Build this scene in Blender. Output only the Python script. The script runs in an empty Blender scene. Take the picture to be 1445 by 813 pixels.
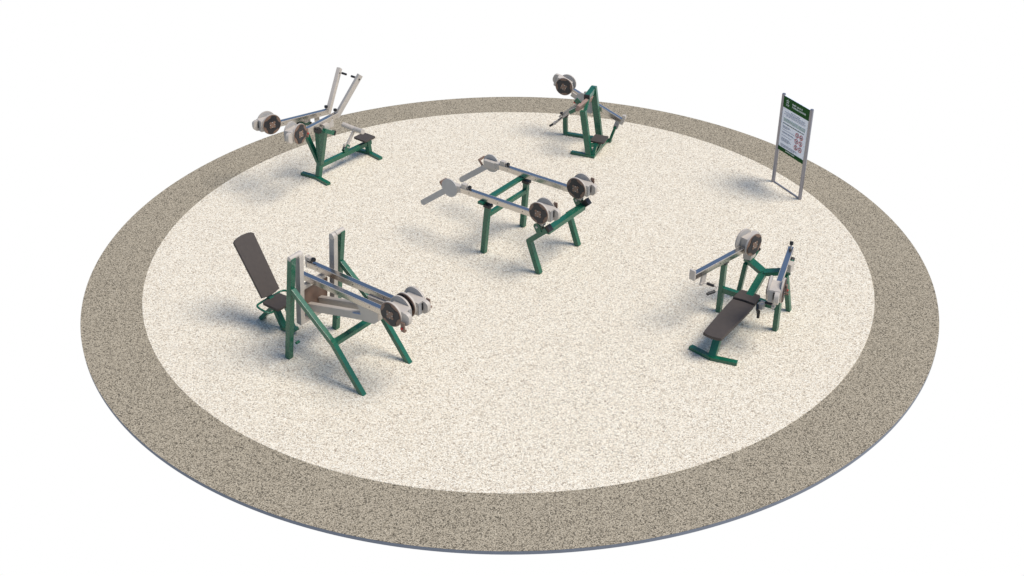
import bpy, bmesh, math, random
from mathutils import Vector, Matrix, Euler

random.seed(7)
scene = bpy.context.scene
COL = scene.collection
V = Vector
R = math.radians

# ------------------------------------------------------------------ materials
def new_mat(name):
    m = bpy.data.materials.new(name)
    m.use_nodes = True
    nt = m.node_tree
    b = nt.nodes['Principled BSDF']
    return m, nt, b

def paint(name, col, rough=0.4, metal=0.0, var=0.12, scale=9.0, bump=0.0, bscale=200.0, spec=0.5, coat=0.0):
    """coloured coating with a little uneven tone, roughness and orange peel"""
    m, nt, b = new_mat(name)
    tc = nt.nodes.new('ShaderNodeTexCoord')
    n = nt.nodes.new('ShaderNodeTexNoise')
    n.inputs['Scale'].default_value = scale
    n.inputs['Detail'].default_value = 5
    nt.links.new(tc.outputs['Object'], n.inputs['Vector'])
    r = nt.nodes.new('ShaderNodeValToRGB')
    r.color_ramp.elements[0].position = 0.3
    r.color_ramp.elements[1].position = 0.75
    r.color_ramp.elements[0].color = tuple(c * (1 - var) for c in col) + (1,)
    r.color_ramp.elements[1].color = tuple(min(1, c * (1 + var)) for c in col) + (1,)
    nt.links.new(n.outputs['Fac'], r.inputs['Fac'])
    nt.links.new(r.outputs['Color'], b.inputs['Base Color'])
    mr = nt.nodes.new('ShaderNodeMapRange')
    mr.inputs['To Min'].default_value = max(0.03, rough * 0.8)
    mr.inputs['To Max'].default_value = min(1, rough * 1.2)
    nt.links.new(n.outputs['Fac'], mr.inputs['Value'])
    nt.links.new(mr.outputs['Result'], b.inputs['Roughness'])
    b.inputs['Metallic'].default_value = metal
    b.inputs['Specular IOR Level'].default_value = spec
    b.inputs['Coat Weight'].default_value = coat
    if bump > 0:
        n2 = nt.nodes.new('ShaderNodeTexNoise')
        n2.inputs['Scale'].default_value = bscale
        n2.inputs['Detail'].default_value = 3
        nt.links.new(tc.outputs['Object'], n2.inputs['Vector'])
        bp = nt.nodes.new('ShaderNodeBump')
        bp.inputs['Strength'].default_value = bump
        bp.inputs['Distance'].default_value = 0.004
        nt.links.new(n2.outputs['Fac'], bp.inputs['Height'])
        nt.links.new(bp.outputs['Normal'], b.inputs['Normal'])
    return m

def gravel(name, stops, cell=40.0, bump=0.6, big=0.10, gap=0.6, rnd=1.0):
    """bonded stone chips: one colour per voronoi chip, dark joints, broad faint mottling"""
    m, nt, b = new_mat(name)
    L = nt.links.new
    tc = nt.nodes.new('ShaderNodeTexCoord')
    warp = nt.nodes.new('ShaderNodeTexNoise')
    warp.inputs['Scale'].default_value = 25
    L(tc.outputs['Object'], warp.inputs['Vector'])
    mixv = nt.nodes.new('ShaderNodeVectorMath'); mixv.operation = 'MULTIPLY_ADD'
    mixv.inputs[1].default_value = (0.008, 0.008, 0.008)
    L(warp.outputs['Color'], mixv.inputs[0]); L(tc.outputs['Object'], mixv.inputs[2])
    v = nt.nodes.new('ShaderNodeTexVoronoi')
    v.inputs['Scale'].default_value = cell
    v.inputs['Randomness'].default_value = rnd
    L(mixv.outputs[0], v.inputs['Vector'])
    sep = nt.nodes.new('ShaderNodeSeparateColor')
    L(v.outputs['Color'], sep.inputs['Color'])
    ramp = nt.nodes.new('ShaderNodeValToRGB')
    cr = ramp.color_ramp
    while len(cr.elements) < len(stops):
        cr.elements.new(0.5)
    for e, (p, c) in zip(cr.elements, stops):
        e.position = p; e.color = tuple(c) + (1,)
    L(sep.outputs[0], ramp.inputs['Fac'])
    # joints between chips
    d = nt.nodes.new('ShaderNodeMapRange')
    d.inputs['From Min'].default_value = 0.35; d.inputs['From Max'].default_value = 0.85
    d.inputs['To Min'].default_value = 1.0; d.inputs['To Max'].default_value = gap
    L(v.outputs['Distance'], d.inputs['Value'])
    mul = nt.nodes.new('ShaderNodeMix'); mul.data_type = 'RGBA'; mul.blend_type = 'MULTIPLY'
    mul.inputs['Factor'].default_value = 1
    L(ramp.outputs['Color'], mul.inputs['A']); L(d.outputs['Result'], mul.inputs['B'])
    big_n = nt.nodes.new('ShaderNodeTexNoise')
    big_n.inputs['Scale'].default_value = 3.5; big_n.inputs['Detail'].default_value = 6
    L(tc.outputs['Object'], big_n.inputs['Vector'])
    bm_ = nt.nodes.new('ShaderNodeMapRange')
    bm_.inputs['From Min'].default_value = 0.3; bm_.inputs['From Max'].default_value = 0.7
    bm_.inputs['To Min'].default_value = 1 - big; bm_.inputs['To Max'].default_value = 1 + big * 0.4
    L(big_n.outputs['Fac'], bm_.inputs['Value'])
    mul2 = nt.nodes.new('ShaderNodeMix'); mul2.data_type = 'RGBA'; mul2.blend_type = 'MULTIPLY'
    mul2.inputs['Factor'].default_value = 1
    L(mul.outputs['Result'], mul2.inputs['A']); L(bm_.outputs['Result'], mul2.inputs['B'])
    L(mul2.outputs['Result'], b.inputs['Base Color'])
    b.inputs['Roughness'].default_value = 0.9
    b.inputs['Specular IOR Level'].default_value = 0.15
    inv = nt.nodes.new('ShaderNodeMath'); inv.operation = 'SUBTRACT'; inv.inputs[0].default_value = 1
    L(v.outputs['Distance'], inv.inputs[1])
    bp = nt.nodes.new('ShaderNodeBump')
    bp.inputs['Strength'].default_value = bump; bp.inputs['Distance'].default_value = 0.012
    L(inv.outputs[0], bp.inputs['Height']); L(bp.outputs['Normal'], b.inputs['Normal'])
    return m

GREEN = paint('green_enamel', (0.0072, 0.108, 0.059), rough=0.27, var=0.10, bump=0.05, coat=0.3)
ALU = paint('light_powder_coat', (0.50, 0.452, 0.395), rough=0.42, var=0.05, bump=0.03)
ALU2 = paint('grey_brushed_metal', (0.31, 0.305, 0.30), rough=0.45, metal=0.2, var=0.06)
CHROME = paint('polished_rail', (0.56, 0.535, 0.51), rough=0.22, metal=1.0, var=0.03, scale=3)
GREY = paint('matt_grey_plate', (0.43, 0.42, 0.40), rough=0.6, var=0.05)
PAD = paint('dark_brown_pad', (0.068, 0.056, 0.049), rough=0.62, var=0.10, scale=14, bump=0.15, bscale=260, spec=0.35)
BROWN = paint('bronze_brown_coat', (0.20, 0.125, 0.09), rough=0.45, var=0.12)
PINKBROWN = paint('faded_brown_pad', (0.30, 0.20, 0.16), rough=0.55, var=0.08)
DARK = paint('charcoal_rubber', (0.022, 0.022, 0.025), rough=0.5, var=0.15)
BLACK = paint('black_rubber', (0.010, 0.010, 0.011), rough=0.45, var=0.1)
RED = paint('red_plastic', (0.45, 0.02, 0.02), rough=0.4)
BLUEINK = paint('blue_print', (0.10, 0.19, 0.36), rough=0.5)
POST = paint('sign_post_metal', (0.29, 0.29, 0.33), rough=0.32, metal=0.75, var=0.05)
SWHITE = paint('sign_white', (0.84, 0.87, 0.93), rough=0.35, var=0.02)
SGREEN = paint('sign_green', (0.004, 0.070, 0.008), rough=0.5, var=0.06, spec=0.12)
SPALE = paint('sign_pale_green', (0.36, 0.46, 0.42), rough=0.4, var=0.05)
STEXT = paint('sign_grey_text', (0.36, 0.38, 0.45), rough=0.5, var=0.2, scale=60)
SDARK = paint('sign_dark_text', (0.10, 0.15, 0.14), rough=0.5, var=0.2, scale=60)
SLET = paint('sign_white_lettering', (0.70, 0.76, 0.72), rough=0.4, var=0.05)
SRED = paint('sign_red', (0.45, 0.03, 0.045), rough=0.4, var=0.05)
LIGHT_GRAVEL = gravel('cream_bonded_gravel',
    [(0.0, (0.38, 0.31, 0.235)), (0.12, (0.63, 0.55, 0.43)), (0.30, (0.78, 0.692, 0.54)), (0.6, (0.875, 0.795, 0.64)), (1.0, (0.96, 0.915, 0.78))],
    cell=58, bump=0.45, big=0.03, gap=0.64)
DARK_GRAVEL = gravel('taupe_bonded_gravel',
    [(0.0, (0.11, 0.094, 0.068)), (0.10, (0.29, 0.250, 0.184)), (0.30, (0.42, 0.364, 0.268)), (0.7, (0.49, 0.426, 0.316)), (1.0, (0.58, 0.512, 0.390))],
    cell=60, bump=0.55, big=0.02, gap=0.30)
RIM = paint('slab_edge_shade', (0.165, 0.18, 0.215), rough=0.8, var=0.08)  # shade of the rim put into a dark bluish colour, all the way round

# ------------------------------------------------------------------ mesh helpers
def frame_mat(p0, p1, up=(0, 0, 1)):
    p0, p1, up = V(p0), V(p1), V(up)
    z = (p1 - p0).normalized()
    x = up.cross(z)
    if x.length < 1e-4:
        x = V((0, 1, 0)).cross(z)
    x.normalize()
    y = z.cross(x)
    M = Matrix((x, y, z)).transposed().to_4x4()
    M.translation = p0
    return M, (p1 - p0).length

def _bev(bm, faces_before, w, seg=2):
    if w <= 0: return
    edges = set()
    for f in bm.faces:
        if f not in faces_before:
            edges.update(f.edges)
    bmesh.ops.bevel(bm, geom=list(edges), offset=w, segments=seg, profile=0.6, affect='EDGES')

def bar(bm, p0, p1, w, h, up=(0, 0, 1), bev=0.006):
    """box from p0 to p1; w across (up x axis), h along 'up'"""
    M, L = frame_mat(p0, p1, up)
    t = bmesh.new()
    vs = [t.verts.new((sx * w / 2, sy * h / 2, z)) for z in (0, L) for sx, sy in ((-1, -1), (1, -1), (1, 1), (-1, 1))]
    for f in ((3, 2, 1, 0), (4, 5, 6, 7), (0, 1, 5, 4), (1, 2, 6, 5), (2, 3, 7, 6), (3, 0, 4, 7)):
        t.faces.new([vs[i] for i in f])
    if bev > 0:
        bmesh.ops.bevel(t, geom=t.edges[:], offset=min(bev, w * .3, h * .3), segments=2, profile=0.6, affect='EDGES')
    merge(bm, t, M)

def merge(bm, t, M):
    bmesh.ops.transform(t, matrix=M, verts=t.verts[:])
    me = bpy.data.meshes.new('tmp')
    t.to_mesh(me); t.free()
    bm.from_mesh(me)
    bpy.data.meshes.remove(me)

def box(bm, c, s, bev=0.005, rot=None):
    M = Matrix.Translation(V(c))
    if rot is not None: M = M @ rot
    t = bmesh.new()
    bmesh.ops.create_cube(t, size=1)
    bmesh.ops.scale(t, vec=V(s), verts=t.verts[:])
    if bev > 0:
        bmesh.ops.bevel(t, geom=t.edges[:], offset=min(bev, min(s) * .3), segments=2, profile=0.6, affect='EDGES')
    merge(bm, t, M)

def cyl(bm, p0, p1, r, n=32, r2=None, bev=0.004):
    M, L = frame_mat(p0, p1)
    t = bmesh.new()
    r2 = r if r2 is None else r2
    a = [t.verts.new((r * math.cos(2 * math.pi * i / n), r * math.sin(2 * math.pi * i / n), 0)) for i in range(n)]
    b = [t.verts.new((r2 * math.cos(2 * math.pi * i / n), r2 * math.sin(2 * math.pi * i / n), L)) for i in range(n)]
    t.faces.new(a[::-1]); t.faces.new(b)
    for i in range(n):
        t.faces.new((a[i], a[(i + 1) % n], b[(i + 1) % n], b[i]))
    if bev > 0:
        es = [e for e in t.edges if any(len(f.verts) > 4 for f in e.link_faces)]
        bmesh.ops.bevel(t, geom=es, offset=min(bev, r * .3, L * .3), segments=2, profile=0.6, affect='EDGES')
    merge(bm, t, M)

def tube(bm, pts, r, n=10, sub=6):
    """round tube through pts, corners rounded by a catmull-rom pass"""
    P = [V(p) for p in pts]
    if sub > 1 and len(P) > 2:
        Q = []
        for i in range(len(P) - 1):
            p0 = P[max(i - 1, 0)]; p1 = P[i]; p2 = P[i + 1]; p3 = P[min(i + 2, len(P) - 1)]
            for k in range(sub):
                t = k / sub
                Q.append(0.5 * ((2 * p1) + (p2 - p0) * t + (2 * p0 - 5 * p1 + 4 * p2 - p3) * t * t + (3 * p1 - p0 - 3 * p2 + p3) * t ** 3))
        Q.append(P[-1]); P = Q
    rings = []
    up = V((0, 0, 1))
    for i, p in enumerate(P):
        d = (P[min(i + 1, len(P) - 1)] - P[max(i - 1, 0)]).normalized()
        x = up.cross(d)
        if x.length < .05: x = V((1, 0, 0)).cross(d)
        x.normalize(); y = d.cross(x)
        rings.append([bm.verts.new(p + x * r * math.cos(2 * math.pi * k / n) + y * r * math.sin(2 * math.pi * k / n)) for k in range(n)])
    for a, b in zip(rings, rings[1:]):
        for k in range(n):
            bm.faces.new((a[k], a[(k + 1) % n], b[(k + 1) % n], b[k]))
    bm.faces.new(rings[0][::-1]); bm.faces.new(rings[-1])

def plate(bm, poly, M, th, bev=0.004):
    """polygon (2d, ccw) extruded -th/2..th/2 along local z, placed by matrix M"""
    t = bmesh.new()
    a = [t.verts.new((x, y, -th / 2)) for x, y in poly]
    b = [t.verts.new((x, y, th / 2)) for x, y in poly]
    n = len(poly)
    t.faces.new(a[::-1]); t.faces.new(b)
    for i in range(n):
        t.faces.new((a[i], a[(i + 1) % n], b[(i + 1) % n], b[i]))
    bmesh.ops.recalc_face_normals(t, faces=t.faces[:])
    if bev > 0:
        es = [e for e in t.edges if abs(e.verts[0].co.z - e.verts[1].co.z) < 1e-6]
        bmesh.ops.bevel(t, geom=es, offset=min(bev, th * .35), segments=2, profile=0.6, affect='EDGES')
    merge(bm, t, M)

def ring(bm, M, ro, ri, th, n=48):
    t = bmesh.new()
    L = []
    for r, z in ((ro, -th / 2), (ro, th / 2), (ri, th / 2), (ri, -th / 2)):
        L.append([t.verts.new((r * math.cos(2 * math.pi * i / n), r * math.sin(2 * math.pi * i / n), z)) for i in range(n)])
    for k in range(4):
        a, b = L[k], L[(k + 1) % 4]
        for i in range(n):
            t.faces.new((a[i], a[(i + 1) % n], b[(i + 1) % n], b[i]))
    bmesh.ops.recalc_face_normals(t, faces=t.faces[:])
    merge(bm, t, M)

def axes(o, u, v, w=None):
    u = V(u).normalized(); v = V(v); v = (v - u * v.dot(u)).normalized()
    w = u.cross(v)
    M = Matrix((u, v, w)).transposed().to_4x4()
    M.translation = V(o)
    return M

def rrect(w, h, r, n=6):
    pts = []
    for cx, cy, a0 in ((w / 2 - r, h / 2 - r, 0), (-w / 2 + r, h / 2 - r, 90), (-w / 2 + r, -h / 2 + r, 180), (w / 2 - r, -h / 2 + r, 270)):
        for i in range(n + 1):
            a = R(a0 + 90 * i / n)
            pts.append((cx + r * math.cos(a), cy + r * math.sin(a)))
    return pts

def obj(name, bm, mat, parent=None, label=None, smooth=True):
    me = bpy.data.meshes.new(name)
    bm.to_mesh(me); bm.free()
    me.materials.append(mat)
    if smooth:
        for p in me.polygons: p.use_smooth = True
        try:
            me.set_sharp_from_angle(angle=R(38))
        except Exception:
            pass
    o = bpy.data.objects.new(name, me)
    COL.objects.link(o)
    if smooth:
        wn = o.modifiers.new('weighted_normals', 'WEIGHTED_NORMAL')
        wn.keep_sharp = True; wn.weight = 90
    if parent is not None: o.parent = parent
    if label: o['label'] = label
    return o

def part(name, mat, parent, fn, label=None):
    bm = bmesh.new(); fn(bm)
    return obj(name, bm, mat, parent, label)

def thing(name, label, cat, loc, deg, group=None):
    o = bpy.data.objects.new(name, None)
    o.empty_display_size = 0.2
    COL.objects.link(o)
    o.location = loc; o.rotation_euler = (0, 0, R(deg))
    o['label'] = label; o['category'] = cat
    if group: o['group'] = group
    return o

# ------------------------------------------------------------------ shared sub-assemblies
def cross_poly(r):
    """cogged plate outline: disc with four broad lobes and small notches"""
    pts = []
    for i in range(96):
        a = 2 * math.pi * i / 96
        k = r * (0.885 + 0.115 * math.tanh(3.5 * math.cos(4 * a)))
        pts.append((k * math.cos(a + math.pi / 4 * .35), k * math.sin(a + math.pi / 4 * .35)))
    return pts

def weight_drum(root, c, u, w, rad=0.212, lock=None):
    """sliding weight: two round cheeks, housing box, end grip. u = away from the rail, w = lateral"""
    c, u, w = V(c), V(u).normalized(), V(w).normalized()
    v = w.cross(u)
    if v.z < 0: v = -v
    P = lambda a, b, d: c + u * a + w * b + v * d
    M = axes(c, u, v)            # local: x=u, y=v, z=+-w
    def housing(bm):
        box(bm, (0, 0, 0), (0.34, 0.235, 0.185), 0.012, None)
        bmesh.ops.transform(bm, matrix=M @ Matrix.Translation((0.065, -0.01, 0)), verts=bm.verts[:])
    h = part('weight_drum', ALU, root, housing)
    for s in (-1, 1):
        def disc(bm, s=s): cyl(bm, P(0, s * 0.092, 0), P(0, s * 0.122, 0), rad, 48, bev=0.005)
        part('disc', ALU, h, disc)
        def inner(bm, s=s): cyl(bm, P(0, s * 0.0885, 0), P(0, s * 0.0915, 0), rad * 0.90, 40, bev=0)
        part('inner_plate', GREY, h, inner)
        def rim(bm, s=s): cyl(bm, P(0, s * 0.1225, 0), P(0, s * 0.132, 0), rad * 0.965, 48, bev=0.003)
        part('face_plate', BROWN, h, rim)
        Mf = axes(P(0, s * 0.137, 0), u, v)
        part('cog_plate', DARK, h, lambda bm: plate(bm, cross_poly(rad * 0.90), Mf, 0.010, 0.003))
        def hub(bm, s=s):
            cyl(bm, P(0, s * 0.1422, 0), P(0, s * 0.149, 0), rad * 0.26, 24, bev=0.002)
            for k in range(4):
                a = R(45 + 90 * k)
                q = P(rad * .28 * math.cos(a), s * 0.1422, rad * .28 * math.sin(a))
                cyl(bm, q, q + w * s * 0.006, rad * 0.135, 16, bev=0.002)
        part('hub', BROWN, h, hub)
        for k in range(4):
            a = R(90 * k)
            q = P(rad * .24 * math.cos(a), s * 0.1425, rad * .24 * math.sin(a))
            part('bolt', ALU, h, lambda bm: cyl(bm, q, q + w * s * 0.010, 0.010, 10, bev=0.002))
    # end grip: a rounded D plate with a dark slot beside it
    def grip(bm):
        poly = [(0, -0.12), (0.05, -0.115), (0.095, -0.08), (0.115, -0.03), (0.115, 0.05), (0.095, 0.085), (0.05, 0.105), (0, 0.105)]
        plate(bm, poly, axes(P(0.225, 0.052, -0.01), u, v), 0.075, 0.008)
    part('end_grip', ALU, h, grip)
    part('slot', BLACK, h, lambda bm: (box(bm, (0, 0, 0), (0.03, 0.12, 0.028), 0.004),
         bmesh.ops.transform(bm, matrix=axes(P(0.237, 0.0, 0.005), u, v), verts=bm.verts[:])))
    part('end_panel', ALU2, h, lambda bm: (box(bm, (0, 0, 0), (0.012, 0.20, 0.07), 0.003),
         bmesh.ops.transform(bm, matrix=axes(P(0.240, -0.052, -0.01), u, v), verts=bm.verts[:])))
    if lock:
        a, b, d = lock
        def lk(bm):
            box(bm, (0, 0, 0), (0.075, 0.17, 0.022), 0.004)
            box(bm, (0.02, -0.07, -0.02 if b > 0 else 0.02), (0.03, 0.03, 0.05), 0.004)
            bmesh.ops.transform(bm, matrix=axes(P(a, b, d), u, v), verts=bm.verts[:])
        part('lock_bracket', BROWN, h, lk)
        def btn(bm):
            q = P(a - 0.01, b, d - 0.02) + w * math.copysign(0.011, b)
            cyl(bm, q, q + w * math.copysign(0.02, b), 0.020, 14, bev=0.004)
        part('lock_button', RED, h, btn)
    return h

def rail(root, p0, p1, w=0.088, h=0.112):
    p0, p1 = V(p0), V(p1)
    o = part('rail', CHROME, root, lambda bm: bar(bm, p0, p1, w, h, bev=0.008))
    d = (p1 - p0).normalized(); side = V((0, 0, 1)).cross(d).normalized()
    upv = d.cross(side)
    for s in (-1, 1):
        off = side * s * (w / 2 + 0.002) + upv * (h / 2 - 0.008)
        part('rail_lip', ALU, o, lambda bm: bar(bm, p0 + off, p1 + off, 0.006, 0.014, up=upv, bev=0.002))
    for t in (0.12, 0.5, 0.82):
        for s in (-1, 1):
            q = p0.lerp(p1, t) + side * s * (w / 2 - 0.001)
            part('screw', DARK, o, lambda bm: cyl(bm, q, q + side * s * 0.005, 0.009, 10, bev=0.001))
    return o

def knob(root, base, tip, r=0.035):
    base, tip = V(base), V(tip)
    k = part('knob', BLACK, root, lambda bm: cyl(bm, base.lerp(tip, 0.55), tip, r, 20, bev=0.008))
    part('knob_stem', ALU2, k, lambda bm: cyl(bm, base, base.lerp(tip, 0.55), r * 0.5, 12, bev=0.002))
    return k

def bolt_head(bm, q, d, r=0.014, L=0.012):
    cyl(bm, q, V(q) + V(d).normalized() * L, r, 6, bev=0.002)

# ------------------------------------------------------------------ setting
RO, RI, TH = 7.8, 6.753, 0.068
OFF = V((-0.0257, 0.1158))
def build_ground():
    n = 360
    bm = bmesh.new()
    inner = [bm.verts.new((OFF.x + RI * math.cos(2 * math.pi * i / n), OFF.y + RI * math.sin(2 * math.pi * i / n), 0)) for i in range(n)]
    low = [bm.verts.new((v.co.x, v.co.y, -TH)) for v in inner]
    bm.faces.new(inner); bm.faces.new(low[::-1])
    for i in range(n):
        bm.faces.new((low[i], low[(i + 1) % n], inner[(i + 1) % n], inner[i]))
    g = obj('ground', bm, LIGHT_GRAVEL, smooth=False)
    g['kind'] = 'structure'
    bm = bmesh.new()
    a = [bm.verts.new((OFF.x + (RI + .0015) * math.cos(2 * math.pi * i / n), OFF.y + (RI + .0015) * math.sin(2 * math.pi * i / n), -0.004)) for i in range(n)]
    b = [bm.verts.new((RO * math.cos(2 * math.pi * i / n), RO * math.sin(2 * math.pi * i / n), -0.004)) for i in range(n)]
    for i in range(n):
        bm.faces.new((a[i], b[i], b[(i + 1) % n], a[(i + 1) % n]))
    p = obj('pavement', bm, DARK_GRAVEL, smooth=False)
    p['kind'] = 'structure'
    bm = bmesh.new()
    c = [bm.verts.new((RO * math.cos(2 * math.pi * i / n), RO * math.sin(2 * math.pi * i / n), -0.006)) for i in range(n)]
    d = [bm.verts.new((v.co.x, v.co.y, -TH)) for v in c]
    e = [bm.verts.new((v.co.x * 0.99, v.co.y * 0.99, -TH)) for v in c]
    for i in range(n):
        j = (i + 1) % n
        bm.faces.new((d[i], d[j], c[j], c[i])); bm.faces.new((e[i], e[j], d[j], d[i]))
    k = obj('pavement_edge', bm, RIM)
    k['kind'] = 'structure'
build_ground()

GRP = 'green framed outdoor weight machines on the round gravel pad'
X, Y, Z = V((1, 0, 0)), V((0, 1, 0)), V((0, 0, 1))

# ------------------------------------------------------------------ 1 leg press (front left)
def leg_press():
    t = thing('leg_press_machine', 'tall twin-post leg press with reclined dark backrest seat, green frame and two side-by-side weight drums', 'exercise machine', (-3.35, -2.80, 0), -37.5, GRP)
    for s in (-1, 1):
        y = 0.555 * s
        p = part('post', GREEN, t, lambda bm: bar(bm, (-0.003, y, 0), (0.338, y, 2.05), 0.095, 0.10, up=(1, 0, 0)))
        part('rounded_cap', ALU, p, lambda bm: cyl(bm, (0.334, y - s * 0.14, 2.045), (0.334, y + s * 0.053, 2.045), 0.040, 24))
        part('bracket_bolt', GREEN, p, lambda bm: cyl(bm, (0.16, y - s * 0.045, 0.33), (0.16, y - s * 0.115, 0.33), 0.025, 16))
        br = part('brace', GREEN, t, lambda bm: (bar(bm, (0.27, y, 1.43), (1.115, y, 0.735), 0.085, 0.09),
                                           bar(bm, (1.06, y, 0.80), (1.715, y, -0.06), 0.0852, 0.09, up=(1, 0, 0))))
        ya = 0.385 * s
        a = part('swing_arm', ALU2 if s < 0 else ALU2, t, lambda bm: bar(bm, (0.318, ya, 2.03), (0.185, ya, 0.67), 0.085, 0.105, up=(1, 0, 0)))  # darker grey puts the shade on the arm's sides into the colour
        part('rounded_cap', ALU, a, lambda bm: (cyl(bm, (0.318, ya - 0.046, 2.02), (0.318, ya + 0.046, 2.02), 0.055, 24),))
        part('lit_face_strip', ALU, a, lambda bm: bar(bm, (0.318 + 0.056, ya, 2.01), (0.185 + 0.056, ya, 0.675), 0.086, 0.010, up=(1, 0, 0), bev=0.003))  # added pale strip: sunlight on the arm's +x face, painted as colour
        yr = 0.165 * s
        rail(t, (-0.10, yr, 1.455), (2.0, yr, 1.455))
        part('rail_stop', ALU, t, lambda bm: (bar(bm, (-0.105, yr, 1.39), (-0.105, yr, 1.60), 0.09, 0.03, up=(1, 0, 0)),
                                                box(bm, (-0.06, yr, 1.555), (0.08, 0.07, 0.065), 0.01)))
        knob(t, (-0.04, yr, 1.56), (0.06, yr, 1.575), 0.038)
        yb = 0.125 * s
        part('push_beam', ALU, t, lambda bm: bar(bm, (0.16, yb, 0.86), (1.62, yb, 1.22), 0.085, 0.135))
        def gus(bm):
            poly = [(1.42, 1.10), (1.66, 1.13), (1.76, 1.22), (1.76, 1.37), (1.74, 1.415), (1.30, 1.40), (1.36, 1.27)]
            M = axes((0, yb, 0), (1, 0, 0), (0, 0, 1))
            plate(bm, poly, M, 0.105, 0.008)
        part('gusset', ALU, t, gus)
        weight_drum(t, (2.15, yr, 1.565), X, Y * s, lock=(0.25, 0.135, -0.13 if s < 0 else 0.0))
    def letters(bm):
        x = 1.20
        for k in range(9):
            w_ = 0.018 + 0.012 * ((k * 37) % 5) / 5
            zc = 1.17 + (x - 1.20) * 0.24
            box(bm, (x + w_ / 2, -0.1690, zc), (w_, 0.002, 0.030), 0)
            x += w_ + 0.008
    part('printed_lettering', BLUEINK, t, letters)
    part('crossbar', GREEN, t, lambda bm: bar(bm, (1.10, -0.512, 0.735), (1.10, 0.512, 0.735), 0.115, 0.07))
    part('swing_crossbeam', ALU, t, lambda bm: bar(bm, (0.215, -0.345, 1.33), (0.215, 0.345, 1.33), 0.09, 0.06))
    part('bottom_plate', ALU, t, lambda bm: bar(bm, (0.165, -0.345, 0.685), (0.165, 0.345, 0.685), 0.16, 0.03))
    part('footplate', BROWN, t, lambda bm: plate(bm, rrect(0.62, 0.54, 0.06), axes((0.135, 0, 0.99), (0, 1, 0), (0.13, 0, 1)), 0.03, 0.006))
    # seat unit
    def arcplate(w0, w1, h, sag):
        pts = []
        for i in range(9):
            q = -1 + 2 * i / 8
            pts.append((q * w0 / 2, -h / 2 - sag * (1 - q * q)))
        pts.append((w1 / 2, h / 2 - 0.03))
        for i in range(9):
            q = 1 - 2 * i / 8
            pts.append((q * (w1 / 2 - 0.04), h / 2 + sag * (1 - q * q)))
        pts.append((-w1 / 2, h / 2 - 0.03))
        return pts
    d = (V((-1.50, 0, 1.575)) - V((-0.945, 0, 0.61)))
    mid = (V((-1.50, 0, 1.575)) + V((-0.945, 0, 0.61))) / 2
    part('backrest', PAD, t, lambda bm: plate(bm, arcplate(0.40, 0.44, d.length - 0.03, 0.025), axes(mid, (0, 1, 0), d), 0.055, 0.016))
    part('backrest_support', GREEN, t, lambda bm: (bar(bm, (-0.90, 0, 0.44), (-0.96, 0, 0.55), 0.10, 0.06, up=(1, 0, 0)),
                                                    bar(bm, (-0.965, 0, 0.53), (-1.22, 0, 0.97), 0.10, 0.05, up=(1, 0, 0))))
    part('seat', PAD, t, lambda bm: plate(bm, rrect(0.40, 0.40, 0.04), axes((-0.765, 0, 0.52), (1, 0, 0.02), (0, 1, 0)), 0.055, 0.014))
    part('seat_frame', GREEN, t, lambda bm: (bar(bm, (-1.25, 0, 0.015), (-0.88, 0, 0.40), 0.13, 0.075),
                                             bar(bm, (-0.90, 0, 0.44), (-0.68, 0, 0.0), 0.11, 0.075, up=(1, 0, 0)),
                                             bar(bm, (-0.72, 0, 0.03), (-0.40, 0, 0.10), 0.14, 0.06),
                                             bar(bm, (-0.40, 0, 0.09), (-0.60, 0, 0.47), 0.05, 0.03),
                                             box(bm, (-0.78, 0, 0.47), (0.30, 0.16, 0.04), 0.006)))
    part('handrail', GREEN, t, lambda bm: tube(bm, [(-0.47, 0.20, 0.47), (-0.45, 0.30, 0.51), (-0.60, 0.335, 0.53), (-0.86, 0.335, 0.53), (-0.97, 0.29, 0.53), (-0.985, 0.15, 0.53), (-0.985, -0.15, 0.53),
                                                   (-0.97, -0.29, 0.53), (-0.90, -0.335, 0.525), (-0.74, -0.335, 0.51), (-0.68, -0.28, 0.48), (-0.68, -0.12, 0.46)], 0.019))
    return t
leg_press()

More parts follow.
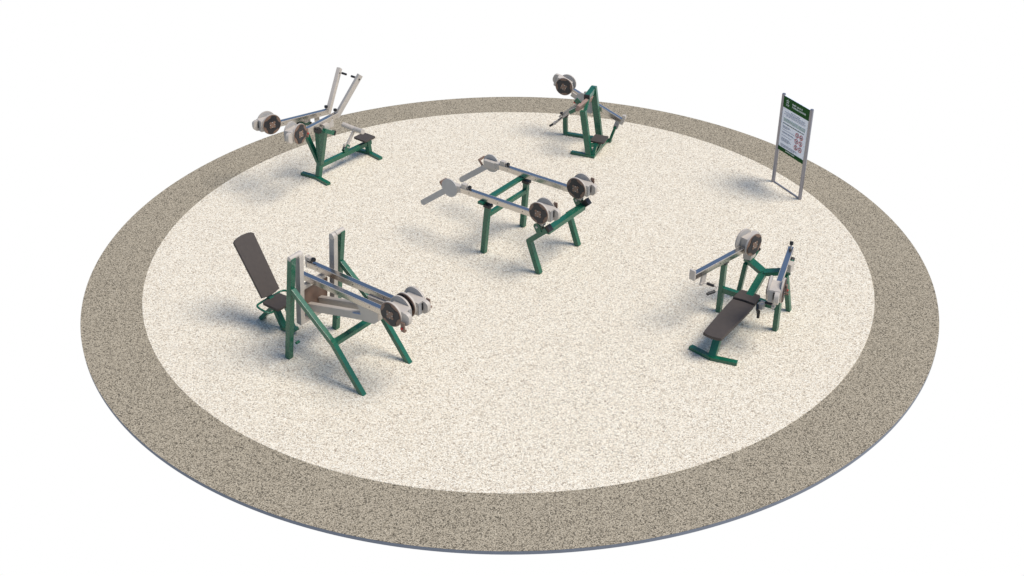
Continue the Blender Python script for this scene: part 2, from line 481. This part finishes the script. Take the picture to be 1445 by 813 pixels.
# ------------------------------------------------------------------ 2 lat machine (back left)
def lat_machine():
    t = thing('lat_pulldown_machine', 'green pulldown machine with two light arms rising into a V above its small dark seat', 'exercise machine', (-4.116, 3.355, 0), 51, GRP)
    def chevron(bm, x, dx=0.06):
        for s in (-1, 1):
            bar(bm, (x + dx, 0, 0.03), (x, s * 0.41, 0.03), 0.10, 0.06)
    part('foot_bar', GREEN, t, lambda bm: chevron(bm, -0.03))
    part('foot_bar', GREEN, t, lambda bm: chevron(bm, 1.54))
    part('post', GREEN, t, lambda bm: (bar(bm, (0.06, 0, 0.02), (0.15, 0, 0.36), 0.11, 0.10, up=(1, 0, 0)),
                                       bar(bm, (0.148, 0, 0.33), (0.176, 0, 1.04), 0.108, 0.10, up=(1, 0, 0))))
    part('rubber_cap', DARK, t, lambda bm: box(bm, (0.178, 0, 1.055), (0.13, 0.14, 0.06), 0.01))
    for s in (-1, 1):
        b = part('side_brace', GREEN, t, lambda bm: bar(bm, (0.143, s * 0.03, 0.33), (0.035, s * 0.37, 1.24), 0.085, 0.095, up=(1, 0, 0)))
        part('stub_beam', GREEN, b, lambda bm: bar(bm, (0.0, s * 0.37, 1.235), (0.25, s * 0.37, 1.10), 0.085, 0.09))
        part('rubber_cap', BLACK, b, lambda bm: bar(bm, (0.245, s * 0.37, 1.103), (0.285, s * 0.37, 1.081), 0.10, 0.105))
        yb, yd = 0.13 * s, 0.44 * s
        p0, p1 = V((-0.63, 0.366 * s, 1.385)), V((0.62, 0.13 * s, 1.315))
        u = (p0 - p1).normalized()
        rail(t, p0, p1)
        part('rail_bracket', ALU, t, lambda bm: (box(bm, (0.12, s * 0.285, 1.27), (0.14, 0.13, 0.11), 0.01),
                                                 box(bm, (0.36, s * 0.215, 1.225), (0.13, 0.02, 0.17), 0.006)))
        arm = part('press_arm', ALU, t, lambda bm: bar(bm, (0.60, 0.128 * s, 1.27), (1.20, 0.306 * s, 2.06), 0.082, 0.105))
        part('bolt', DARK, arm, lambda bm: cyl(bm, (1.14, s * 0.235, 1.985), (1.14, s * 0.345, 1.985), 0.017, 12))
        g = part('hand_grip', BLACK, t, lambda bm: cyl(bm, (1.155, s * 0.195, 1.99), (1.165, s * 0.075, 1.985), 0.024, 16))
        part('grip_rod', ALU, g, lambda bm: cyl(bm, (1.14, s * 0.27, 1.99), (1.156, s * 0.19, 1.99), 0.012, 12))
        knob(t, (0.57, 0.137 * s, 1.36), (0.575, 0.136 * s, 1.46), 0.038)
        c = V((-0.778, 0.394 * s, 1.470))
        w = V((0, 0, 1)).cross(u).normalized()
        if w.y * s < 0: w = -w
        weight_drum(t, c, u, w, lock=(-0.25, 0.10, -0.06) if s < 0 else None)
        part('stop_roller', BLACK, t, lambda bm: cyl(bm, (-0.12, 0.26 * s, 1.29), (-0.12, 0.38 * s, 1.29), 0.05, 20))
    part('spine_beam', GREEN, t, lambda bm: bar(bm, (0.17, 0, 0.275), (1.66, 0, 0.275), 0.09, 0.095))
    part('seat_post', GREEN, t, lambda bm: bar(bm, (1.60, 0, 0.03), (1.55, 0, 0.40), 0.12, 0.09, up=(1, 0, 0)))
    part('seat', PAD, t, lambda bm: plate(bm, rrect(0.33, 0.36, 0.03), axes((1.49, 0, 0.435), (1, 0, 0), (0, 1, 0)), 0.045, 0.012))
    rb = part('roller_base', GREEN, t, lambda bm: (bar(bm, (0.86, 0.035, 0.32), (0.97, 0.035, 0.46), 0.014, 0.11),
                                                   bar(bm, (0.86, -0.035, 0.32), (0.97, -0.035, 0.46), 0.014, 0.11)))
    part('adjuster_pin', ALU, rb, lambda bm: (cyl(bm, (0.93, -0.06, 0.42), (0.93, 0.06, 0.42), 0.018, 12), box(bm, (0.89, 0.0, 0.47), (0.05, 0.05, 0.06), 0.006)))
    part('roller_post', ALU, t, lambda bm: bar(bm, (0.88, 0, 0.36), (1.19, 0, 0.71), 0.05, 0.055))
    part('thigh_roller', ALU, t, lambda bm: (cyl(bm, (1.215, -0.005, 0.73), (1.16, 0.31, 0.775), 0.056, 24, bev=0.012),
                                             cyl(bm, (1.215, 0.005, 0.73), (1.16, -0.31, 0.775), 0.0562, 24, bev=0.012)))
    return t
lat_machine()

# ------------------------------------------------------------------ 3 incline machine (back centre)
def incline_machine():
    t = thing('chest_pad_row_machine', 'smallest green machine at the rear edge, one raised weight drum over a leaning seat frame', 'exercise machine', (1.80, 4.42, 0), -22.5, GRP)
    part('foot_bar', GREEN, t, lambda bm: bar(bm, (-0.47, 0.0, 0.03), (0.09, -0.02, 0.03), 0.10, 0.06))
    part('foot_bar', GREEN, t, lambda bm: bar(bm, (-0.97, 0.885, 0.03), (0.17, 0.885, 0.03), 0.10, 0.06))
    part('spine_beam', GREEN, t, lambda bm: bar(bm, (0.035, 0.0, 0.06), (0.06, 0.88, 0.06), 0.10, 0.07))
    part('post', GREEN, t, lambda bm: bar(bm, (-0.055, 0, 0.05), (-0.225, 0, 1.06), 0.10, 0.13, up=(1, 0, 0)))
    part('post', GREEN, t, lambda bm: bar(bm, (-0.085, 0.83, 0.04), (-0.285, 0.83, 1.29), 0.10, 0.14, up=(1, 0, 0)))
    cb = part('crossbar', GREEN, t, lambda bm: bar(bm, (-0.285, 0.895, 1.235), (-0.285, 0.43, 1.20), 0.12, 0.115))
    part('rubber_cap', DARK, cb, lambda bm: bar(bm, (-0.285, 0.43, 1.20), (-0.285, 0.39, 1.197), 0.13, 0.125))
    part('inner_brace', GREEN, t, lambda bm: bar(bm, (-0.215, 0.04, 0.92), (-0.26, 0.42, 1.16), 0.07, 0.06))
    part('chest_pad', PINKBROWN, t, lambda bm: bar(bm, (-0.345, -0.04, 1.105), (-0.255, 0.62, 1.105), 0.08, 0.15, up=(0.35, 0, 1), bev=0.02))
    part('pad_bracket', GREEN, t, lambda bm: (bar(bm, (-0.34, 0.10, 1.16), (-0.44, 0.10, 1.25), 0.02, 0.12),
                                              bar(bm, (-0.32, 0.12, 1.09), (-0.57, 0.12, 0.915), 0.07, 0.08)))
    # seat
    part('seat_post', GREEN, t, lambda bm: bar(bm, (0.035, 0.02, 0.05), (0.075, 0.12, 0.29), 0.09, 0.07, up=(1, 0, 0)))
    part('seat_arm', GREEN, t, lambda bm: bar(bm, (-0.10, 0.03, 0.25), (0.12, 0.16, 0.25), 0.08, 0.07))
    part('seat', PAD, t, lambda bm: plate(bm, rrect(0.32, 0.37, 0.03), axes((0.078, 0.29, 0.315), (1, 0, 0), (0, 1, 0)), 0.045, 0.012))
    part('seat_brace', GREEN, t, lambda bm: bar(bm, (0.06, 0.10, 0.05), (0.06, 0.70, 0.20), 0.06, 0.06))
    # side supports
    part('upright', GREEN, t, lambda bm: bar(bm, (-0.93, 0.885, 0.05), (-0.945, 0.885, 0.44), 0.085, 0.10, up=(1, 0, 0)))
    part('upright', GREEN, t, lambda bm: bar(bm, (0.14, 0.885, 0.05), (0.25, 0.90, 0.40), 0.07, 0.06, up=(1, 0, 0)))
    part('rubber_stop', DARK, t, lambda bm: (box(bm, (-0.945, 0.885, 0.475), (0.12, 0.12, 0.07), 0.012), box(bm, (-1.02, 0.84, 0.53), (0.06, 0.06, 0.05), 0.01)))
    # rail lever with drum
    u = V((-0.91, 0, 0.415)).normalized()
    rail(t, (0.38, 0.93, 0.535), (-0.84, 0.93, 1.09))
    e = part('rail_end_cap', ALU, t, lambda bm: (bar(bm, (0.37, 0.93, 0.47), (0.44, 0.93, 0.64), 0.10, 0.07, up=(1, 0, 0)),
                                             box(bm, (0.43, 0.93, 0.655), (0.08, 0.09, 0.06), 0.015)))
    part('rail_socket', ALU2, t, lambda bm: (bar(bm, (0.235, 0.93, 0.34), (0.30, 0.93, 0.54), 0.09, 0.10, up=(1, 0, 0)), box(bm, (0.25, 0.875, 0.45), (0.05, 0.03, 0.05), 0.006)))
    part('pivot_disc', GREY, t, lambda bm: cyl(bm, (-0.545, 0.835, 0.925), (-0.545, 0.860, 0.925), 0.165, 40))
    part('pivot_block', ALU, t, lambda bm: (bar(bm, (-0.66, 0.865, 0.955), (-0.80, 0.865, 1.03), 0.05, 0.11), box(bm, (-0.53, 0.83, 0.86), (0.15, 0.02, 0.06), 0.005), box(bm, (-0.47, 0.90, 1.09), (0.09, 0.06, 0.05), 0.01)))
    part('lever_plate', GREY, t, lambda bm: plate(bm, rrect(0.17, 0.27, 0.06), axes((-0.345, 0.86, 0.765), (1, 0, -0.45), (0, 0, 1)), 0.02, 0.004))
    weight_drum(t, (-0.965, 0.93, 1.19), u, Y, rad=0.205, lock=None)
    part('lock_button', RED, t, lambda bm: box(bm, (-0.70, 0.80, 0.86), (0.05, 0.03, 0.045), 0.008))
    # handle lever, two thin bars side by side
    h = part('handle_lever', ALU, t, lambda bm: (bar(bm, (-0.545, 0.80, 0.87), (-1.16, 0.80, 0.285), 0.022, 0.055),
                                                 bar(bm, (-0.66, 0.84, 0.82), (-1.08, 0.84, 0.43), 0.022, 0.04),
                                                 box(bm, (-1.165, 0.80, 0.28), (0.06, 0.09, 0.06), 0.01)))
    part('lever_slot', DARK, h, lambda bm: (bar(bm, (-0.64, 0.787, 0.795), (-0.80, 0.787, 0.64), 0.006, 0.02, bev=0), bar(bm, (-0.98, 0.787, 0.465), (-1.08, 0.787, 0.37), 0.006, 0.018, bev=0)))
    part('hand_grip', BLACK, t, lambda bm: cyl(bm, (-1.19, 0.80, 0.262), (-1.285, 0.80, 0.185), 0.026, 16))
    return t
incline_machine()

# ------------------------------------------------------------------ 4 deadlift frame (centre)
def deadlift_machine():
    t = thing('deadlift_machine', 'wide four-legged green lifting frame with two long polished rails and flat grey paddle handles', 'exercise machine', (-0.107, 0.747, 0), -36.5, GRP)
    for s in (-1, 1):
        l = part('leg', GREEN, t, lambda bm: bar(bm, (-0.02, s * 0.637, 0), (0.08, s * 0.615, 1.01), 0.095, 0.10, up=(1, 0, 0)))
        part('rubber_pad', BLACK, l, lambda bm: box(bm, (0.085, s * 0.615, 1.03), (0.15, 0.125, 0.06), 0.01))
        rail(t, (-0.55, s * 0.605, 1.175), (1.22, s * 0.605, 1.175))
        part('rail_stop', ALU, t, lambda bm: (box(bm, (-0.47, s * 0.605, 1.27), (0.11, 0.085, 0.09), 0.01), box(bm, (-0.60, s * 0.605, 1.175), (0.11, 0.10, 0.13), 0.01)))
        knob(t, (-0.42, s * 0.605, 1.27), (-0.33, s * 0.605, 1.27), 0.038)
        part('handle_disc', GREY, t, lambda bm: cyl(bm, (-0.80, s * 0.665, 1.15), (-0.80, s * 0.643, 1.15), 0.185, 48, bev=0.003))
        def paddle(bm):
            a, b = V((-0.72, s * 0.605, 1.20)), V((-1.56, s * 0.605, 0.565))
            L = (b - a).length; w = 0.115; n = 10
            pts = [(0, -w / 2), (L - w / 2, -w / 2)]
            for i in range(n + 1):
                q = R(-90 + 180 * i / n); pts.append((L - w / 2 + w / 2 * math.cos(q), w / 2 * math.sin(q)))
            pts += [(L - w / 2, w / 2), (0, w / 2)]
            plate(bm, pts, axes(a, b - a, (-0.6, 0, 0.8)), 0.035, 0.006)
        part('paddle_handle', GREY, t, paddle)
        part('disc_housing', ALU, t, lambda bm: (box(bm, (-0.78, s * 0.585, 1.16), (0.26, 0.09, 0.15), 0.012), box(bm, (-0.66, s * 0.585, 1.13), (0.08, 0.092, 0.10), 0.012)))
        g0 = V((-0.99, s * 0.605 + 0.015, 1.05)); pv = V((-0.6, 0, 0.8)) * 0.15
        part('grip_bracket', BROWN, t, lambda bm: (bar(bm, g0, g0 + pv, 0.035, 0.035), bar(bm, g0 + pv * 0.93 - Y * 0.017, g0 + pv * 0.93 + Y * 0.18, 0.036, 0.036),
                                                   bar(bm, g0 + pv + Y * 0.165, g0 + Y * 0.165 + pv * 0.1, 0.0345, 0.0345), bar(bm, g0 + Y * 0.165 + pv * 0.25, V((-0.86, g0.y + 0.165, 1.12)), 0.033, 0.033)))
        weight_drum(t, (1.315, s * 0.605, 1.305), X, Y, lock=(0.20, 0.128, 0.09))
        part('front_leg', GREEN, t, lambda bm: (bar(bm, (1.29, s * 0.645, 0), (1.055, s * 0.645, 0.645), 0.095, 0.10, up=(1, 0, 0)),
                                              bar(bm, (1.045, s * 0.645, 0.61), (1.46, s * 0.645, 0.985), 0.0952, 0.10)))
        part('rubber_stop', BLACK, t, lambda bm: bar(bm, (1.42, s * 0.63, 0.955), (1.51, s * 0.63, 1.035), 0.11, 0.13))
        k = part('cradle', GREEN, t, lambda bm: (plate(bm, [(-0.06, -0.10), (0.06, -0.10), (0.07, 0.05), (0.03, 0.09), (-0.03, 0.09), (-0.07, 0.05)], axes((1.27, s * 0.645 - 0.055, 0.98), (1, 0, 0.5), (-0.5, 0, 1)), 0.016, 0.003),
                                             plate(bm, [(-0.06, -0.10), (0.06, -0.10), (0.07, 0.05), (0.03, 0.09), (-0.03, 0.09), (-0.07, 0.05)], axes((1.27, s * 0.645 + 0.055, 0.98), (1, 0, 0.5), (-0.5, 0, 1)), 0.016, 0.003)))
        part('cradle_pin', ALU, k, lambda bm: (cyl(bm, (1.265, s * 0.645 - 0.08, 1.0), (1.265, s * 0.645 + 0.08, 1.0), 0.024, 14), box(bm, (1.33, s * 0.62, 1.07), (0.08, 0.10, 0.09), 0.008)))
    part('lower_crossbar', GREEN, t, lambda bm: bar(bm, (0.07, -0.59, 0.83), (0.07, 0.59, 0.83), 0.075, 0.085))
    part('lifting_crossbar', GREEN, t, lambda bm: bar(bm, (-0.02, -0.73, 1.09), (-0.02, 0.73, 1.09), 0.115, 0.05))
    part('front_crossbar', GREEN, t, lambda bm: bar(bm, (1.40, -0.60, 0.90), (1.40, 0.60, 0.90), 0.13, 0.09))
    return t
deadlift_machine()

# ------------------------------------------------------------------ 5 bench press (right)
def bench_press():
    t = thing('bench_press_machine', 'flat dark padded bench in a green rack with one rear and one forward weight drum', 'exercise machine', (3.39, -3.25, 0), 56, GRP)
    part('foot_bar', GREEN, t, lambda bm: [bar(bm, (-0.085, -s * 0.005, 0.03), (0.01, s * 0.43, 0.03), 0.10, 0.06) for s in (-1, 1)])
    part('stem', GREEN, t, lambda bm: bar(bm, (-0.045, 0, 0.03), (0.17, 0, 0.41), 0.13, 0.09))
    part('spine_beam', GREEN, t, lambda bm: (bar(bm, (0.10, 0, 0.395), (1.30, 0, 0.415), 0.11, 0.06), bar(bm, (1.20, 0, 0.44), (1.90, 0, 0.725), 0.13, 0.085)))
    def long_pad(bm):
        pts = [(-0.11, -0.165), (-0.03, -0.175), (0.5, -0.195), (0.85, -0.205), (1.09, -0.20), (1.105, 0), (1.09, 0.20), (0.85, 0.205), (0.5, 0.195), (-0.03, 0.175), (-0.11, 0.165), (-0.135, 0.10), (-0.145, 0), (-0.135, -0.10)]
        plate(bm, pts, axes((0, 0.01, 0.462), (1, 0, 0.01), (0, 1, 0)), 0.062, 0.018)
    part('bench_pad', PAD, t, long_pad)
    def head_pad(bm):
        pts = [(1.115, -0.205), (1.36, -0.195), (1.41, -0.17), (1.425, 0), (1.41, 0.17), (1.36, 0.195), (1.115, 0.205), (1.13, 0)]
        plate(bm, pts, axes((0, 0.01, 0.472), (1, 0, 0.02), (0, 1, 0)), 0.066, 0.018)
    part('head_pad', PAD, t, head_pad)
    part('pad_plate', GREEN, t, lambda bm: box(bm, (0.04, 0, 0.415), (0.22, 0.20, 0.03), 0.006))
    part('crossbar', GREEN, t, lambda bm: bar(bm, (1.33, -0.51, 0.46), (1.33, 0.51, 0.46), 0.085, 0.10))
    part('adjuster', ALU2, t, lambda bm: (box(bm, (1.24, -0.27, 0.46), (0.14, 0.09, 0.11), 0.012), cyl(bm, (1.16, -0.24, 0.33), (1.16, -0.24, 0.45), 0.02, 14)))
    part('adjuster_grip', BLACK, t, lambda bm: cyl(bm, (1.16, -0.26, 0.24), (1.16, -0.26, 0.38), 0.026, 16))
    for s in (-1, 1):
        fl = part('front_leg', GREEN, t, lambda bm: bar(bm, (1.325, s * 0.535, 0), (1.335, s * 0.525, 1.0), 0.085, 0.10, up=(1, 0, 0)))
        part('rubber_pad', DARK, fl, lambda bm: box(bm, (1.335, s * 0.525, 1.005), (0.14, 0.12, 0.035), 0.01))
        part('fork_arm', GREEN, t, lambda bm: bar(bm, (1.85, s * 0.0, 0.715 + 0.001 * s), (2.05, s * 0.41, 0.775), 0.15, 0.075))
        part('rear_leg', GREEN, t, lambda bm: bar(bm, (1.955, s * 0.375, 0.73), (2.03, s * 0.485, 0), 0.08, 0.085, up=(1, 0, 0)))
        q = part('stop_post', GREEN, t, lambda bm: cyl(bm, (2.16, s * 0.36, 0.74), (2.295, s * 0.325, 0.86), 0.045, 20))
        part('rubber_cap', BLACK, q, lambda bm: cyl(bm, (2.285, s * 0.327, 0.85), (2.325, s * 0.317, 0.885), 0.048, 20))
        part('rest_bracket', ALU, t, lambda bm: (box(bm, (2.02, s * 0.375, 0.88), (0.15, 0.15, 0.16), 0.012), box(bm, (2.13, s * 0.33, 0.83), (0.10, 0.06, 0.08), 0.01)))
        d = V((1, -0.242 * s, 0)).normalized()
        base = lambda x: V((x, s * (0.57 - 0.242 * (x - 1.108)), 1.075))
        w = V((0, 0, 1)).cross(d)
        if s > 0: rail(t, base(0.50), base(1.80))
        else: rail(t, base(1.0), base(2.27))
        if s > 0:
            part('rail_end_plate', ALU, t, lambda bm: bar(bm, base(0.485) - Z * 0.06, base(0.485) + Z * 0.13, 0.12, 0.035, up=d, bev=0.012))
            c = V((1.915, 0.365, 1.175))
            weight_drum(t, c, d, w if w.y > 0 else -w, lock=None)
        else:
            part('rail_end_plate', ALU, t, lambda bm: bar(bm, base(2.25) - Z * 0.09, base(2.25) + Z * 0.04, 0.10, 0.05, up=d, bev=0.012))
            knob(t, base(2.22) + Z * 0.03, base(2.26) + Z * 0.16, 0.034)
            c = V((0.80, -0.645, 1.135))
            weight_drum(t, c, -d, w if w.y < 0 else -w, lock=(0.0, 0.165, 0.03))
        part('handle_bracket', ALU, t, lambda bm: (bar(bm, base(0.80) - Z * 0.04, base(0.76) - Z * 0.24, 0.04, 0.11, up=d), box(bm, base(0.74) - Z * 0.24, (0.10, 0.05, 0.05), 0.012)))
        hp = [(0.745, 0.63, 0.845), (0.79, 0.625, 0.82), (0.84, 0.585, 0.80), (0.85, 0.46, 0.79), (0.82, 0.395, 0.785), (0.73, 0.385, 0.78), (0.57, 0.455, 0.78)]
        hb = part('handle_tube', ALU, t, lambda bm: tube(bm, [(x, y * s, z) for x, y, z in hp], 0.013))
        part('hand_grip', BLACK, t, lambda bm: (cyl(bm, (0.838, s * 0.60, 0.803), (0.849, s * 0.47, 0.791), 0.025, 14),))
        part('hand_grip', BLACK, t, lambda bm: (cyl(bm, (0.715, s * 0.39, 0.78), (0.56, s * 0.459, 0.78), 0.026, 14),))
    return t
bench_press()

# ------------------------------------------------------------------ 6 information sign (right rear)
def info_sign():
    t = thing('information_sign', 'white notice board with green header and six red prohibition symbols on two grey posts', 'sign', (5.586, 3.204, 0), -63.99, None)
    for x in (0.0, 0.905):
        p = part('post', POST, t, lambda bm: cyl(bm, (x, 0.0, 0), (x, 0.0, 1.985), 0.038, 28, bev=0.004))
        part('post_cap', POST, p, lambda bm: cyl(bm, (x, 0, 1.983), (x, 0, 1.997), 0.034, 24))
    part('ground_bar', POST, t, lambda bm: bar(bm, (0.03, 0, 0.012), (0.875, 0, 0.012), 0.03, 0.024))
    F = -0.012      # front face of the board in local y (front looks along -y)
    b = part('board', SWHITE, t, lambda bm: box(bm, (0.4525, 0, 1.375), (0.835, 0.024, 1.19), 0.003))
    def flat(bm, x0, x1, z0, z1, lift):
        box(bm, ((x0 + x1) / 2, F - lift, (z0 + z1) / 2), (x1 - x0, 0.003, z1 - z0), 0)
    x0, x1 = 0.036, 0.869
    part('header_panel', SGREEN, b, lambda bm: flat(bm, x0, x1, 1.73, 1.969, 0.0025))
    part('footer_panel', SGREEN, b, lambda bm: flat(bm, x0, x1, 0.781, 0.868, 0.0025))
    rnd = random.Random(3)
    def glyphs(bm, xa, xb, z, h, lift, gap=0.3):
        """row of small letter-like strokes, too small to read in the photograph"""
        x = xa
        while x < xb:
            w = h * rnd.choice((0.55, 0.65, 0.8))
            k = h * 0.2
            flat(bm, x, x + k, z, z + h, lift)
            if rnd.random() < .7: flat(bm, x + w - k, x + w, z, z + h, lift)
            if rnd.random() < .7: flat(bm, x + k, x + w - k, z + h - k, z + h, lift)
            if rnd.random() < .6: flat(bm, x + k, x + w - k, z + h * .4, z + h * .4 + k, lift)
            if rnd.random() < .4: flat(bm, x + k, x + w - k, z, z + k, lift)
            x += w + h * gap
            if rnd.random() < .08: x += h * .5
    def lines(bm, rows, h, lift):
        for xa, xb, z in rows:
            x = xa
            while x < xb - 0.01:
                w = min(rnd.uniform(0.03, 0.085), xb - x)
                flat(bm, x, x + w, z, z + h, lift)
                x += w + 0.011
    part('title_lettering', SLET, b, lambda bm: (glyphs(bm, 0.325, 0.62, 1.862, 0.036, 0.005), glyphs(bm, 0.325, 0.785, 1.806, 0.036, 0.005)))
    def logo(bm):
        pts = []
        for i in range(10):
            a = R(90 + 36 * i); r = 0.045 if i % 2 == 0 else 0.020
            pts.append((0.170 + r * math.cos(a), 1.885 + r * math.sin(a)))
        M = axes((0, F - 0.005, 0), (1, 0, 0), (0, 0, 1))
        for a, c in zip(pts, pts[1:] + pts[:1]):
            bar(bm, (a[0], F - 0.005, a[1]), (c[0], F - 0.005, c[1]), 0.009, 0.004, up=(0, 1, 0), bev=0)
        glyphs(bm, 0.120, 0.225, 1.808, 0.020, 0.005)
        flat(bm, 0.125, 0.222, 1.790, 1.797, 0.005)
    part('logo', SLET, b, logo)
    part('footer_lettering', SLET, b, lambda bm: glyphs(bm, 0.29, 0.60, 0.825, 0.024, 0.005))
    part('intro_lettering', STEXT, b, lambda bm: (lines(bm, [(0.31, 0.60, 1.672)], 0.014, 0.0025), lines(bm, [(0.12, 0.79, 1.642), (0.17, 0.74, 1.618), (0.10, 0.80, 1.594), (0.17, 0.76, 1.570)], 0.010, 0.0025)))
    part('pale_green_block', SPALE, b, lambda bm: [flat(bm, 0.10 + i * 0.004, 0.80 - (0 if i < 2 else .0), 1.50 - i * 0.026, 1.516 - i * 0.026, 0.0025) for i in range(3)])
    part('heading_lettering', SDARK, b, lambda bm: lines(bm, [(0.10, 0.78, 1.390)], 0.018, 0.0025))
    for rows in ([(0.10, 0.33, 1.335), (0.10, 0.36, 1.315), (0.11, 0.27, 1.295)], [(0.10, 0.50, 1.255)], [(0.10, 0.46, 1.205), (0.11, 0.53, 1.188)], [(0.10, 0.42, 1.130)],
                 [(0.10, 0.38, 1.070), (0.10, 0.40, 1.050), (0.10, 0.43, 1.030), (0.11, 0.36, 1.010)], [(0.10, 0.62, 0.935), (0.10, 0.66, 0.915), (0.11, 0.56, 0.895)]):
        part('text_block', STEXT, b, lambda bm: lines(bm, rows, 0.010, 0.0025))
    kinds = 0
    for zc in (1.297, 1.165, 1.030):
        for xc in (0.583, 0.716):
            M = axes((xc, F - 0.003, zc), (1, 0, 0), (0, 0, 1))
            k = part('prohibition_symbol', SRED, b, lambda bm: (ring(bm, M, 0.055, 0.043, 0.003), bar(bm, (xc - 0.033, F - 0.0045, zc + 0.033), (xc + 0.033, F - 0.0045, zc - 0.033), 0.008, 0.002, up=(0, 1, 0), bev=0)))
            def fig(bm, kinds=kinds):
                z = zc; x = xc
                y = F - 0.0030
                if kinds == 0:      # running figure
                    bar(bm, (x, y, z - 0.005), (x + 0.01, y, z + 0.02), 0.012, 0.002, up=(0, 1, 0), bev=0)
                    bar(bm, (x, y, z - 0.005), (x - 0.02, y, z - 0.03), 0.008, 0.002, up=(0, 1, 0), bev=0)
                    bar(bm, (x, y, z - 0.005), (x + 0.02, y, z - 0.028), 0.008, 0.002, up=(0, 1, 0), bev=0)
                    cyl(bm, (x + 0.013, y + .001, z + 0.029), (x + 0.013, y - .001, z + 0.029), 0.008, 12, bev=0)
                elif kinds == 1:    # bicycle
                    for dx in (-0.018, 0.018): ring(bm, axes((x + dx, y, z - 0.012), (1, 0, 0), (0, 0, 1)), 0.014, 0.010, 0.002, 20)
                    bar(bm, (x - 0.018, y, z - 0.012), (x + 0.012, y, z + 0.008), 0.005, 0.002, up=(0, 1, 0), bev=0)
                    bar(bm, (x + 0.018, y, z - 0.012), (x + 0.010, y, z + 0.018), 0.005, 0.002, up=(0, 1, 0), bev=0)
                elif kinds == 2:    # dog
                    box(bm, (x, y, z), (0.036, 0.002, 0.016), 0)
                    box(bm, (x + 0.022, y, z + 0.013), (0.014, 0.002, 0.014), 0)
                    for dx in (-0.014, 0.013): box(bm, (x + dx, y, z - 0.015), (0.006, 0.002, 0.018), 0)
                elif kinds == 3:    # bottle
                    box(bm, (x, y, z - 0.008), (0.020, 0.002, 0.038), 0); box(bm, (x, y, z + 0.021), (0.008, 0.002, 0.022), 0)
                elif kinds == 4:    # litter / standing figure
                    box(bm, (x, y, z - 0.010), (0.022, 0.002, 0.046), 0); cyl(bm, (x, y + .001, z + 0.024), (x, y - .001, z + 0.024), 0.010, 12, bev=0)
                else:               # cigarette
                    box(bm, (x, y, z - 0.008), (0.052, 0.002, 0.010), 0); box(bm, (x + 0.014, y, z + 0.014), (0.006, 0.002, 0.024), 0)
            part('pictogram', SDARK, k, fig)
            kinds += 1
    return t
info_sign()

# ------------------------------------------------------------------ light
SUN_AZ, SUN_EL = R(-12), R(60)         # direction towards the sun, in the ground plane from +X
sd = V((math.cos(SUN_EL) * math.cos(SUN_AZ), math.cos(SUN_EL) * math.sin(SUN_AZ), math.sin(SUN_EL)))
ld = bpy.data.lights.new('sun', 'SUN')
ld.energy = 3.5
ld.angle = R(30)
ld.color = (1.0, 0.93, 0.84)
lo = bpy.data.objects.new('sun', ld)
lo.rotation_euler = (-sd).to_track_quat('-Z', 'Y').to_euler()
lo.location = sd * 30
COL.objects.link(lo)

w = bpy.data.worlds.new('World')
scene.world = w
w.use_nodes = True
nt = w.node_tree
nt.nodes.clear()
out = nt.nodes.new('ShaderNodeOutputWorld')
sky = nt.nodes.new('ShaderNodeTexSky')
sky.sky_type = 'NISHITA'
sky.sun_disc = False
sky.ozone_density = 3.0
sky.sun_elevation = SUN_EL
sky.sun_rotation = R(90) - SUN_AZ
bg = nt.nodes.new('ShaderNodeBackground'); bg.inputs['Strength'].default_value = 0.125
bg2 = nt.nodes.new('ShaderNodeBackground'); bg2.inputs['Color'].default_value = (1, 1, 1, 1); bg2.inputs['Strength'].default_value = 1.0
nt.links.new(sky.outputs['Color'], bg.inputs['Color'])
tc = nt.nodes.new('ShaderNodeTexCoord')
sp = nt.nodes.new('ShaderNodeSeparateXYZ')
nt.links.new(tc.outputs['Generated'], sp.inputs['Vector'])
mr = nt.nodes.new('ShaderNodeMapRange')      # plain white studio below the horizon, daylight sky above
mr.inputs['From Min'].default_value = -0.02; mr.inputs['From Max'].default_value = 0.02
nt.links.new(sp.outputs['Z'], mr.inputs['Value'])
mx = nt.nodes.new('ShaderNodeMixShader')
nt.links.new(mr.outputs['Result'], mx.inputs['Fac'])
nt.links.new(bg2.outputs[0], mx.inputs[1]); nt.links.new(bg.outputs[0], mx.inputs[2])
nt.links.new(mx.outputs[0], out.inputs['Surface'])

# ------------------------------------------------------------------ camera
pit, yaw, roll = 0.555274810, 0.00196235671, -0.00160687940
fwd = V((math.sin(yaw) * math.cos(pit), math.cos(yaw) * math.cos(pit), -math.sin(pit)))
rt = V((math.cos(yaw), -math.sin(yaw), 0)); up = rt.cross(fwd)
c, s = math.cos(roll), math.sin(roll)
rt2, up2 = rt * c + up * s, up * c - rt * s
cd = bpy.data.cameras.new('camera')
cd.lens = 42.805; cd.sensor_width = 36; cd.sensor_fit = 'HORIZONTAL'
cd.clip_end = 500
co = bpy.data.objects.new('camera', cd)
M = Matrix((rt2, up2, -fwd)).transposed().to_4x4()
M.translation = V((0, -19.9100113, 11.6956488))
co.matrix_world = M
COL.objects.link(co)
scene.camera = co

scene.view_settings.view_transform = 'Standard'
scene.view_settings.look = 'None'
scene.view_settings.exposure = 0
scene.view_settings.gamma = 1
scene.cycles.use_denoising = True
scene.cycles.denoiser = 'OPENIMAGEDENOISE'
scene.cycles.denoising_prefilter = 'ACCURATE'
